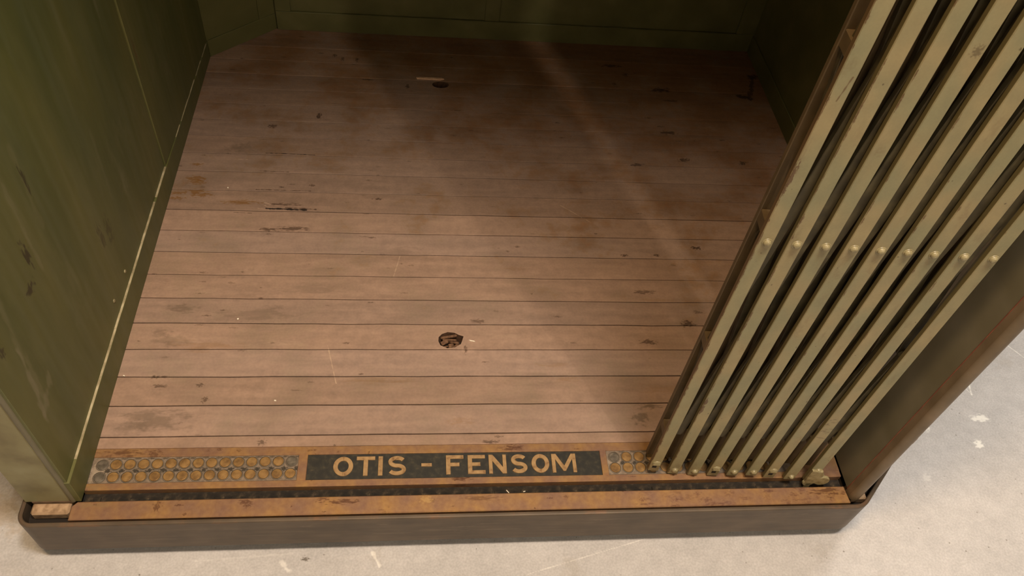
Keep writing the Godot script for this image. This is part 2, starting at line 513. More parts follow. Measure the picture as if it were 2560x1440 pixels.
func wall_paint() -> void:
	# horizontal axis is z, vertical axis is -y
	var cv := Canvas.new(1300, 800, -1.05, -0.80, 0.25, 0.0, 32)
	wall_cv = cv
	var blotch := noise(51, 0.006, 4).get_image(cv.w, cv.h).get_data()
	var vert_im := noise(52, 0.04, 4).get_image(cv.w, cv.h / 8)
	vert_im.resize(cv.w, cv.h, Image.INTERPOLATE_CUBIC)
	var vert := vert_im.get_data()
	var small := noise(53, 0.05, 3).get_image(cv.w, cv.h).get_data()
	for q in cv.w * cv.h:
		var b := blotch[q] / 255.0 - 0.5
		var v := vert[q] / 255.0 - 0.5
		var s := small[q] / 255.0 - 0.5
		var m := 1.0 + b * 0.16 + v * 0.10 + s * 0.05
		cv.buf[q * 3] = int(clamp((0.362 + b * 0.03) * m, 0.0, 1.0) * 255.0)
		cv.buf[q * 3 + 1] = int(clamp(0.368 * m, 0.0, 1.0) * 255.0)
		cv.buf[q * 3 + 2] = int(clamp((0.212 + v * 0.05) * m, 0.0, 1.0) * 255.0)
	var dusty := Color(0.52, 0.49, 0.39)
	var bare := Color(0.40, 0.26, 0.15)
	var dark := Color(0.16, 0.14, 0.09)
	# vertical rubs and dust streaks (z, -y)
	for s in [[-0.107, -0.240, -0.086, -0.184, 0.010, 0.25], [-0.086, -0.184, -0.076, -0.116, 0.012, 0.30], [-0.523, -0.320, -0.508, -0.240, 0.012, 0.22], [-0.506, -0.240, -0.503, -0.225, 0.008, 0.35], [-0.503, -0.165, -0.500, -0.150, 0.010, 0.35],
			[0.031, -0.308, 0.028, -0.290, 0.006, 0.35], [0.022, -0.262, 0.020, -0.250, 0.007, 0.40], [-0.129, -0.170, -0.120, -0.130, 0.012, 0.2], [0.030, -0.140, 0.050, -0.075, 0.014, 0.30], [0.045, -0.105, 0.068, -0.066, 0.010, 0.55], [0.02, -0.075, 0.07, -0.066, 0.008, 0.45], [-0.34, -0.12, -0.33, -0.08, 0.012, 0.18], [-0.72, -0.22, -0.70, -0.08, 0.020, 0.15], [-0.86, -0.3, -0.85, -0.1, 0.02, 0.12], [-0.62, -0.3, -0.60, -0.1, 0.015, 0.15]]:
		cv.streak(s[0], s[1], s[2], s[3], s[4], dusty, s[5], 0.9)
	for i in 26:
		var z := rng.randf_range(-0.98, 0.09)
		cv.blot(z, -rng.randf_range(0.06, 0.10), rng.randf_range(0.01, 0.03), rng.randf_range(0.008, 0.02), dusty, rng.randf_range(0.06, 0.2), 1.3, 0.9)
	for s in [[-0.459, -0.434, 0.030, 0.050, 0.8], [-0.492, -0.452, 0.020, 0.040, 0.7], [-0.45, -0.40, 0.014, 0.03, 0.35], [-0.600, -0.44, 0.010, 0.030, 0.6], [-0.595, -0.11, 0.004, 0.012, 0.7]]:
		cv.blot(s[0], s[1], s[2], s[3], bare, s[4], 1.6, 0.6)
	for s in [[0.012, -0.211, 0.010, 0.006, 0.8], [-0.060, -0.131, 0.008, 0.008, 0.7], [-0.035, -0.118, 0.014, 0.003, 0.7], [-0.129, -0.155, 0.004, 0.010, 0.6], [-0.927, -0.104, 0.008, 0.014, 0.8], [0.07, -0.12, 0.006, 0.004, 0.6], [-0.25, -0.072, 0.008, 0.010, 0.4], [-0.28, -0.066, 0.012, 0.010, 0.35]]:
		cv.blot(s[0], s[1], s[2], s[3], dark, s[4], 1.3, 0.6)
	var m := mat(cv.texture(), 0.5)
	M.wall = m

func slab_paint() -> void:
	var cv := Canvas.new(2000, 900, -0.45, -0.55, 1.95, 0.53, 33)
	slab_cv = cv
	var blotch := noise(61, 0.006, 4).get_image(cv.w, cv.h).get_data()
	var mid := noise(62, 0.035, 4).get_image(cv.w, cv.h).get_data()
	var fine := noise(63, 0.25, 2).get_image(cv.w, cv.h).get_data()
	for q in cv.w * cv.h:
		var m := 1.0 + (blotch[q] / 255.0 - 0.5) * 0.07 + (mid[q] / 255.0 - 0.5) * 0.07 + (fine[q] / 255.0 - 0.5) * 0.13
		cv.buf[q * 3] = int(clamp(0.735 * m, 0.0, 1.0) * 255.0)
		cv.buf[q * 3 + 1] = int(clamp(0.722 * m, 0.0, 1.0) * 255.0)
		cv.buf[q * 3 + 2] = int(clamp(0.715 * m, 0.0, 1.0) * 255.0)
	var white := Color(0.95, 0.94, 0.91)
	var dark := Color(0.30, 0.27, 0.23)
	for s in [[0.681, 0.1976, 0.892, 0.1424, 0.0016, 0.5], [1.633, -0.185, 1.626, -0.142, 0.006, 0.85], [1.626, -0.142, 1.617, -0.160, 0.003, 0.7], [1.72, -0.33, 1.80, -0.22, 0.003, 0.7], [0.43, 0.155, 0.44, 0.178, 0.007, 0.7], [0.285, 0.165, 0.296, 0.18, 0.010, 0.5], [0.15, 0.160, 0.30, 0.152, 0.004, 0.2], [-0.14, 0.122, 0.10, 0.173, 0.0015, 0.15]]:
		cv.streak(s[0], s[1], s[2], s[3], s[4], white, s[5], 0.9)
	for s in [[1.618, -0.086, 0.022, 0.010, 0.85], [1.587, -0.028, 0.012, 0.010, 0.85], [1.49, -0.065, 0.012, 0.010, 0.7], [1.78, -0.12, 0.012, 0.006, 0.4], [1.45, 0.04, 0.010, 0.01, 0.3]]:
		cv.blot(s[0], s[1], s[2], s[3], white, s[4], 0.8, 0.5)
	for i in 420:
		cv.blot(rng.randf_range(-0.4, 1.9), rng.randf_range(-0.5, 0.5), rng.randf_range(0.0006, 0.0018), rng.randf_range(0.0006, 0.0016), dark, rng.randf_range(0.25, 0.8), 0.6)
	for i in 60:
		cv.blot(rng.randf_range(-0.4, 1.9), rng.randf_range(-0.5, 0.5), rng.randf_range(0.01, 0.04), rng.randf_range(0.008, 0.03), Color(0.55, 0.50, 0.43), rng.randf_range(0.05, 0.16), 1.3, 0.9)
	cv.blot(0.322, 0.1616, 0.006, 0.004, dark, 0.7, 1.2)
	cv.blot(-0.16, 0.06, 0.05, 0.05, Color(0.64, 0.54, 0.42), 0.3, 1.3, 0.9)
	M.slab = mat(cv.texture(), 0.75)
	M.slab.normal_enabled = true
	M.slab.normal_texture = bump_tex(64, 0.12, 3.0)
	M.slab.uv2_scale = Vector3(10, 5, 1)
	M.slab.normal_scale = 0.15

func sill_paint() -> void:
	var cv := Canvas.new(2040, 210, -0.03, 0.015, 1.23, 0.145, 34)
	sill_cv = cv
	var blotch := noise(71, 0.012, 4).get_image(cv.w, cv.h).get_data()
	var mid := noise(72, 0.06, 3).get_image(cv.w, cv.h).get_data()
	for q in cv.w * cv.h:
		var b := blotch[q] / 255.0 - 0.5
		var s := mid[q] / 255.0 - 0.5
		var m := 1.0 + b * 0.20 + s * 0.12
		cv.buf[q * 3] = int(clamp(0.615 * m, 0.0, 1.0) * 255.0)
		cv.buf[q * 3 + 1] = int(clamp((0.470 + s * 0.02) * m, 0.0, 1.0) * 255.0)
		cv.buf[q * 3 + 2] = int(clamp((0.340 - b * 0.10) * m, 0.0, 1.0) * 255.0)
	var stain := Color(0.30, 0.18, 0.12)
	var plum := Color(0.36, 0.23, 0.19)
	for i in 34:
		var x := rng.randf_range(0.86, 1.2)
		cv.blot(x, rng.randf_range(0.11, 0.136), rng.randf_range(0.003, 0.015), rng.randf_range(0.001, 0.006), plum, rng.randf_range(0.15, 0.5), 1.5, 0.8)
	for i in 60:
		cv.blot(rng.randf_range(0.0, 1.2), rng.randf_range(0.02, 0.136), rng.randf_range(0.001, 0.006), rng.randf_range(0.0008, 0.003), stain, rng.randf_range(0.2, 0.6), 1.4)
	for s in [[0.385, 0.117, 0.024, 0.004, 0.6], [0.355, 0.112, 0.01, 0.003, 0.5], [0.655, 0.0275, 0.02, 0.005, 0.55], [0.57, 0.082, 0.016, 0.003, 0.7], [0.6, 0.116, 0.03, 0.004, 0.35], [1.18, 0.117, 0.03, 0.007, 0.55], [0.11, 0.119, 0.006, 0.008, 0.45], [0.24, 0.116, 0.01, 0.006, 0.45], [0.04, 0.028, 0.03, 0.006, 0.45], [0.09, 0.03, 0.01, 0.006, 0.4]]:
		cv.blot(s[0], s[1], s[2], s[3], stain, s[4], 1.5, 0.6)
	cv.blot(0.515, 0.117, 0.012, 0.006, Color(0.80, 0.66, 0.42), 0.5, 1.2)
	for s in [[0.02, 0.115, 0.03, 0.004], [0.01, 0.085, 0.02, 0.004]]:
		cv.blot(s[0], s[1], s[2], s[3], Color(0.60, 0.50, 0.36), 0.5, 1.3)
	M.brass = mat(cv.texture(), 0.40, 0.45)
	# lead-grey bedding of the studs
	var c2 := Canvas.new(1300, 180, -0.006, 0.0355, 0.3185, 0.0785, 35)
	var bb := noise(73, 0.03, 4).get_image(c2.w, c2.h).get_data()
	for q in c2.w * c2.h:
		var m := 1.0 + (bb[q] / 255.0 - 0.5) * 0.35
		c2.buf[q * 3] = int(clamp(0.46 * m, 0.0, 1.0) * 255.0)
		c2.buf[q * 3 + 1] = int(clamp(0.40 * m, 0.0, 1.0) * 255.0)
		c2.buf[q * 3 + 2] = int(clamp(0.335 * m, 0.0, 1.0) * 255.0)
	for i in 16:
		var x := 0.0146 + 0.02042 * i
		c2.blot(x + 0.010, 0.058, 0.006, 0.004, Color(0.15, 0.125, 0.085), 0.85, 0.9)
		c2.blot(x + 0.010, 0.037, 0.006, 0.002, Color(0.2, 0.16, 0.11), 0.6, 0.9)
	for i in 2:
		c2.blot(0.006 + i * 0.004, 0.055 + i * 0.012, 0.016, 0.012, Color(0.62, 0.56, 0.48), 0.6, 1.0)
	M.bedding = mat(c2.texture(), 0.7)
	bed_cv = c2

var bed_cv: Canvas

func gate_paint() -> void:
	var cv := Canvas.new(576, 1500, 0.0, -1.0, 9.0, 0.0, 36)   # nine columns, one for each picket; 1 m tall
	gate_cv = cv
	var blotch := noise(81, 0.02, 4).get_image(cv.w, cv.h).get_data()
	var tall := noise(82, 0.006, 3).get_image(cv.w, cv.h).get_data()
	var fine := noise(83, 0.15, 2).get_image(cv.w, cv.h).get_data()
	for q in cv.w * cv.h:
		var b := blotch[q] / 255.0 - 0.5
		var t := tall[q] / 255.0 - 0.5
		var m := 1.0 + b * 0.07 + t * 0.10 + (fine[q] / 255.0 - 0.5) * 0.04
		var g: float = clamp(t * 1.5, -0.4, 0.4)
		cv.buf[q * 3] = int(clamp((0.558 + g * 0.03) * m, 0.0, 1.0) * 255.0)
		cv.buf[q * 3 + 1] = int(clamp((0.522 - g * 0.01) * m, 0.0, 1.0) * 255.0)
		cv.buf[q * 3 + 2] = int(clamp((0.388 - g * 0.02) * m, 0.0, 1.0) * 255.0)
	var primer := Color(0.36, 0.27, 0.17)
	var grime := Color(0.46, 0.39, 0.28)
	# narrow sides: brown primer on the leading picket, painted-in shade on the rest
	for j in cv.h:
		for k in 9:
			var side_primer_shade := Color(0.40, 0.31, 0.20) if k == 0 else Color(0.41, 0.365, 0.225)
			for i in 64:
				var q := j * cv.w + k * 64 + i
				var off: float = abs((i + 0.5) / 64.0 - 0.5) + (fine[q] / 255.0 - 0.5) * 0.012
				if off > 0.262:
					cv.put(q * 3, side_primer_shade, 0.9)
	# worn corners of the pickets: u per picket -> column + 0.5 + offset/0.036
	for k in 9:
		for i in (46 if k < 2 else 5):
			var y := rng.randf_range(0.0, 0.95)
			cv.blot(k + 0.5 - 0.25 + rng.randf_range(-0.02, 0.02), -y, rng.randf_range(0.02, 0.05), rng.randf_range(0.002, 0.012), primer, rng.randf_range(0.5, 0.9), 0.9)
		for i in 4:
			cv.blot(k + 0.5 + 0.24, -rng.randf_range(0.0, 0.95), 0.03, rng.randf_range(0.002, 0.008), primer, 0.6, 0.9)
		for i in 9:
			cv.blot(k + rng.randf_range(0.3, 0.7), -rng.randf_range(0.0, 0.95), rng.randf_range(0.03, 0.2), rng.randf_range(0.004, 0.02), grime, rng.randf_range(0.1, 0.35), 1.0, 0.9)
		for i in 5:
			cv.blot(k + rng.randf_range(0.28, 0.72), -rng.randf_range(0.0, 0.95), rng.randf_range(0.01, 0.04), rng.randf_range(0.0006, 0.002), Color(0.30, 0.25, 0.17), 0.7, 1.0)
		cv.blot(k + 0.5, -0.548, 0.2, 0.010, grime, 0.35, 0.6, 0.8)
		cv.blot(k + 0.5, -0.012, 0.3, 0.016, grime, 0.4, 0.6, 0.9)
	for s in [[0.30, 0.660, 0.07, 0.020], [0.27, 0.640, 0.05, 0.012], [1.30, 0.225, 0.09, 0.010], [1.28, 0.205, 0.08, 0.012]]:
		cv.blot(s[0], -s[1], s[2], s[3], primer, 0.95, 0.9, 0.3)
	cv.streak(0.50, -0.755, 0.62, -0.782, 0.05, primer, 0.7, 0.8)
	cv.blot(3.55, -0.82, 0.16, 0.006, Color(0.33, 0.28, 0.19), 0.6, 1.0)
	for i in 16:
		cv.blot(7.5 + rng.randf_range(-0.2, 0.2), -rng.randf_range(0.13, 0.2), rng.randf_range(0.05, 0.2), 0.0015, Color(0.42, 0.36, 0.25), 0.5, 0.6)
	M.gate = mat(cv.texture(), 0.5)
	M.link = tri_mat(ramp_tex(84, 0.02, [[0.0, Color(0.20, 0.17, 0.10)], [0.6, Color(0.28, 0.245, 0.15)], [1.0, Color(0.36, 0.32, 0.21)]], 256), 0.6, 5.0)
	M.back_bar = tri_mat(ramp_tex(85, 0.02, [[0.0, Color(0.30, 0.245, 0.16)], [1.0, Color(0.40, 0.33, 0.22)]], 256), 0.55, 5.0)
	M.rivet = tri_mat(ramp_tex(86, 0.03, [[0.0, Color(0.42, 0.37, 0.25)], [0.5, Color(0.55, 0.51, 0.375)], [1.0, Color(0.62, 0.58, 0.46)]], 256), 0.38, 12.0)

func band_paint() -> void:
	var cv := Canvas.new(1600, 128, -0.1, -0.09, 1.45, 0.006, 37)
	band_cv = cv
	var blotch := noise(91, 0.012, 4).get_image(cv.w, cv.h).get_data()
	var long_im := noise(92, 0.06, 3).get_image(cv.w / 8, cv.h)
	long_im.resize(cv.w, cv.h, Image.INTERPOLATE_CUBIC)
	var lng := long_im.get_data()
	for q in cv.w * cv.h:
		var b := blotch[q] / 255.0 - 0.5
		var s := lng[q] / 255.0 - 0.5
		var m := 1.0 + b * 0.22 + s * 0.16
		cv.buf[q * 3] = int(clamp(0.355 * m, 0.0, 1.0) * 255.0)
		cv.buf[q * 3 + 1] = int(clamp(0.305 * m, 0.0, 1.0) * 255.0)
		cv.buf[q * 3 + 2] = int(clamp(0.250 * m, 0.0, 1.0) * 255.0)
	for i in 40:
		cv.blot(rng.randf_range(-0.05, 1.24), -rng.randf_range(0.008, 0.06), rng.randf_range(0.01, 0.05), rng.randf_range(0.0008, 0.003), Color(0.62, 0.56, 0.49), rng.randf_range(0.1, 0.35), 1.1, 0.8)
	for i in 30:
		cv.blot(rng.randf_range(-0.08, 1.4), rng.randf_range(-0.004, 0.003), rng.randf_range(0.006, 0.03), 0.003, Color(0.52, 0.36, 0.25), rng.randf_range(0.2, 0.5), 1.1, 0.8)
	M.band = mat(cv.texture(), 0.45, 0.25)

# ------------------------------------------------------------------ the gallery around the car
func gallery() -> void:
	var f := thing("floor", "pale grey concrete floor with white flecks around the car", "floor", "structure")
	var x0 := -3.2
	var x1 := 4.6
	var z0 := -4.2
	var z1 := 4.6
	var s := MB.new()
	s.box(Vector3(x0, SLAB - 0.12, z0), Vector3(x1, SLAB, z1), 0.0)
	part("slab", s.mesh(func(p: Vector3, _n: Vector3) -> Vector2: return slab_cv.uv_of(p.x, p.z)), M.slab, f)
	var top := 3.05
	for w in [["wall_north", Vector3(x0, SLAB, z0 - 0.15), Vector3(x1, top, z0), "plain plaster gallery wall behind the elevator car"], ["wall_south", Vector3(x0, SLAB, z1), Vector3(x1, top, z1 + 0.15), "plain plaster gallery wall facing the car doorway"],
			["wall_west", Vector3(x0 - 0.15, SLAB, z0), Vector3(x0, top, z1), "plain plaster gallery wall left of the car"], ["wall_east", Vector3(x1, SLAB, z0), Vector3(x1 + 0.15, top, z1), "plain plaster gallery wall right of the car"], ["ceiling", Vector3(x0, top, z0), Vector3(x1, top + 0.15, z1), "plain plaster gallery ceiling carrying the spotlights"]]:
		tag(part(w[0], boxm(w[1], w[2], 0.0).mesh(), M.plaster), w[3], "ceiling" if w[0] == "ceiling" else "wall", "structure")

func arc(c: Vector2, r: float, a0: float, a1: float, seg: int) -> PackedVector2Array:
	var o := PackedVector2Array()
	for i in seg + 1:
		var a: float = lerp(a0, a1, float(i) / seg)
		o.append(c + Vector2(cos(a), sin(a)) * r)
	return o

# outline of the car body in plan (x, z), going round; outward lies left of travel in sweep()
func outline(off: float) -> PackedVector2Array:
	var o := PackedVector2Array()
	var x0 := -0.0785 - off
	var zf := 0.1405 + off
	var r := 0.016 + off
	o.append(Vector2(x0, -1.25 - off))
	o.append_array(arc(Vector2(x0 + r, zf - r), r, PI, PI * 0.5, 8))
	var k := 1.3755 + off * 1.41421          # x + z on the slanting side
	var r2 := 0.03 + off
	# bend from the front (normal +z) to the slanting side (normal 45 degrees)
	var cx := k - 1.41421 * r2 - (zf - r2)
	o.append_array(arc(Vector2(cx, zf - r2), r2, PI * 0.5, PI * 0.25, 8))
	var x1 := 1.42 + off
	o.append(Vector2(x1, k - x1))
	o.append(Vector2(x1, -1.25 - off))
	return o

func platform() -> void:
	var t := thing("trim_3", "dark steel band wrapped around the foot of the elevator car", "base band", "structure")
	var path := outline(0.0)
	path.reverse()
	var b := MB.new()
	var th := 0.0066
	b.sweep(path, [Vector2(0.0, -0.087), Vector2(0.0, -0.0012), Vector2(0.0012, 0.0), Vector2(th - 0.0026, 0.0), Vector2(th - 0.0008, -0.0009), Vector2(th, -0.0028), Vector2(th, -0.085), Vector2(th - 0.002, -0.087), Vector2(0.0, -0.087)], true)
	part("steel_band", b.mesh(func(p: Vector3, n: Vector3) -> Vector2: return band_cv.uv_of(p.x + (0.0 if abs(n.x) < 0.9 else p.z), p.y)), M.band, t)
	var s := MB.new()
	var inner := outline(-0.0015)
	s.plate(inner, Vector3(0, -0.0225, 0), Vector3.RIGHT, Vector3.BACK, Vector3.UP, 0.063)
	part("subframe", s.mesh(), M.under, t)
	for p in [[-0.03, -1.18], [1.36, -1.18], [-0.03, 0.06], [1.18, 0.06], [0.6, -1.18], [0.6, -0.3]]:
		part("leveling_foot", boxm(Vector3(p[0] - 0.03, SLAB, p[1] - 0.03), Vector3(p[0] + 0.03, -0.085, p[1] + 0.03), 0.002).mesh(), M.black, t)
	# bare strip of the platform edge left open at the foot of the posts
	part("edge_strip", boxm(Vector3(-0.0705, -0.0225, 0.085), Vector3(-0.0155, -0.0040, 0.1255), 0.003).mesh(), M.ledge, t)

# ------------------------------------------------------------------ plank deck
func deck() -> void:
	var t := thing("floor_planks", "worn narrow wooden plank floor inside the elevator car", "floor", "structure")
	var gaps := [0.0, 1.3, 1.4, 1.3, 1.1, 1.3, 1.3, 1.1, 1.2, 1.2, 1.5, 0.8, 1.0, 0.8, 1.0, 0.7, 0.9, 0.8, 0.6, 0.7, 0.6, 0.6, 0.6]
	var uvf := func(p: Vector3, _n: Vector3) -> Vector2: return deck_cv.uv_of(p.x, p.z)
	var wob := noise(101, 3.0, 3)
	var edge := func(k: int, x: float, side: float) -> float:
		# line k lies at -(k-1)*DECK; side +1 = edge of the strip behind it (towards the back)
		var z: float = -(k - 1) * DECK + wob.get_noise_2d(x * 3.0, k * 7.3) * 0.0012
		var g: float = gaps[k] * 0.0007 * (1.0 + 0.55 * wob.get_noise_2d(x * 14.0, k * 3.1 + side * 40.0))
		return z - g * side
	for k in range(0, 21):
		# strip k lies between line k (front) and line k+1 (back)
		var zf := func(x: float) -> float: return 0.0203 if k == 0 else edge.call(k, x, 1.0)
		var zb := func(x: float) -> float: return -1.165 if k == 20 else edge.call(k + 1, x, -1.0)
		var x0 := -0.002
		var x1 := 1.383
		var nseg := 22
		var hole := Vector3.ZERO
		var ring := PackedVector2Array()
		if k == 4:
			ring = PackedVector2Array([Vector2(0.5520, -0.1745), Vector2(0.5660, -0.1760), Vector2(0.5770, -0.1835), Vector2(0.5795, -0.1905), Vector2(0.5825, -0.2010), Vector2(0.5745, -0.2040), Vector2(0.5660, -0.2090), Vector2(0.5535, -0.2105), Vector2(0.5430, -0.2060), Vector2(0.5370, -0.1990), Vector2(0.5365, -0.1900), Vector2(0.5400, -0.1810)])
			hole = Vector3(0.530, 0.590, 0.5585)
		elif k == 17:
			for i in 14:
				var a := TAU * i / 14.0 + PI * 0.5
				ring.append(Vector2(0.5495 + cos(a) * 0.0205, -0.9575 + sin(a) * 0.0122 * (1.1 if sin(a) > 0.0 else 0.95)))
			hole = Vector3(0.526, 0.573, 0.5495)
		var xs := []
		for i in nseg + 1:
			xs.append(lerp(x0, x1, float(i) / nseg))
		if ring.size():
			xs = xs.filter(func(x: float) -> bool: return x < hole.x - 0.004 or x > hole.y + 0.004)
			xs.append(hole.x)
			xs.append(hole.y)
			xs.sort()
		var b := MB.new()
		var bv := 0.0006
		var bore_mesh: ArrayMesh = null
		var up := Vector3.UP
		var dy := rng.randf_range(-0.0002, 0.0002)
		for i in xs.size() - 1:
			var xa: float = xs[i]
			var xb: float = xs[i + 1]
			var fa: float = zf.call(xa)
			var fb: float = zf.call(xb)
			var ba: float = zb.call(xa)
			var bb: float = zb.call(xb)
			var V := func(x: float, y: float, z: float) -> Vector3: return Vector3(x, y + dy, z)
			b.fan([V.call(xa, -bv, fa), V.call(xb, -bv, fb), V.call(xb, 0, fb - bv), V.call(xa, 0, fa - bv)], Vector3(0, 1, 1))
			b.fan([V.call(xa, -0.02, fa), V.call(xb, -0.02, fb), V.call(xb, -bv, fb), V.call(xa, -bv, fa)], Vector3(0, 0, 1))
			b.fan([V.call(xa, 0, ba + bv), V.call(xb, 0, bb + bv), V.call(xb, -bv, bb), V.call(xa, -bv, ba)], Vector3(0, 1, -1))
			b.fan([V.call(xa, -0.02, ba), V.call(xb, -0.02, bb), V.call(xb, -bv, bb), V.call(xa, -bv, ba)], Vector3(0, 0, -1))
			if ring.size() and xa == hole.x:
				# top face with the hole: a left and a right half
				var left := PackedVector2Array()
				var right := PackedVector2Array()
				var lo := 0
				var hi := 0
				for q in ring.size():
					if ring[q].y > ring[lo].y: lo = q      # frontmost point
					if ring[q].y < ring[hi].y: hi = q      # rearmost point
				var walk := func(a: int, c: int, d: int) -> Array:
					var o := []
					var q := a
					while true:
						o.append(ring[q])
						if q == c: break
						q = (q + d + ring.size()) % ring.size()
					return o
				var one: Array = walk.call(lo, hi, 1)
				var two: Array = walk.call(lo, hi, -1)
				if one[1].x > two[1].x:
					var s := one
					one = two
					two = s
				var xm0: float = ring[lo].x
				var xm1: float = ring[hi].x
				left.append_array([Vector2(xa, fa - bv), Vector2(xm0, zf.call(xm0) - bv)])
				left.append_array(one)
				left.append_array([Vector2(xm1, zb.call(xm1) + bv), Vector2(xa, ba + bv)])
				right.append_array([Vector2(xb, fb - bv), Vector2(xm0, zf.call(xm0) - bv)])
				right.append_array(two)
				right.append_array([Vector2(xm1, zb.call(xm1) + bv), Vector2(xb, bb + bv)])
				for poly in [left, right]:
					var ids := Geometry2D.triangulate_polygon(poly)
					for q in range(0, ids.size(), 3):
						b.tri(V.call(poly[ids[q]].x, 0, poly[ids[q]].y), V.call(poly[ids[q + 1]].x, 0, poly[ids[q + 1]].y), V.call(poly[ids[q + 2]].x, 0, poly[ids[q + 2]].y), up)
				var mid := Vector2.ZERO
				for q in ring:
					mid += q / ring.size()
				var bore := MB.new()
				for q in ring.size():
					var a: Vector2 = ring[q]
					var c: Vector2 = ring[(q + 1) % ring.size()]
					var o := mid - (a + c) * 0.5
					bore.fan([V.call(a.x, 0, a.y), V.call(c.x, 0, c.y), V.call(lerp(c.x, mid.x, 0.12), -0.02, lerp(c.y, mid.y, 0.12)), V.call(lerp(a.x, mid.x, 0.12), -0.02, lerp(a.y, mid.y, 0.12))], Vector3(o.x, 0, o.y))
				bore_mesh = bore.mesh()
			else:
				b.fan([V.call(xa, 0, fa - bv), V.call(xb, 0, fb - bv), V.call(xb, 0, bb + bv), V.call(xa, 0, ba + bv)], up)
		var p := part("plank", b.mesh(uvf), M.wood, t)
		if bore_mesh:
			part("bored_hole", bore_mesh, M.bore, p)
		if k == 4:
			# torn wood left in the bored hole
			var sl := [[0.5555, -0.2035, 0.030, 0.005, -0.004, 0.15], [0.5570, -0.1985, 0.026, 0.004, -0.007, -0.1], [0.5640, -0.1960, 0.022, 0.005, -0.010, -0.35], [0.5480, -0.1945, 0.014, 0.008, -0.009, 0.5], [0.5690, -0.1880, 0.016, 0.006, -0.012, 0.6], [0.5480, -0.1855, 0.013, 0.0035, -0.011, 0.25], [0.5600, -0.1905, 0.010, 0.009, -0.014, 0.1]]
			for s in sl:
				var c := MB.new()
				c.box(Vector3(-s[2] * 0.5, -0.008, -s[3] * 0.5), Vector3(s[2] * 0.5, 0.0, s[3] * 0.5), 0.0012)
				var o := part("torn_fibre", c.mesh(), M.wood_bare, p)
				o.position = Vector3(s[0], s[4], s[1])
				o.rotation = Vector3(0.25, s[5], 0.12)
	for s in [["subfloor", M.under]]:
		part(s[0], boxm(Vector3(-0.002, -0.0224, -1.165), Vector3(1.383, -0.0195, 0.019), 0.0).mesh(), s[1], t)

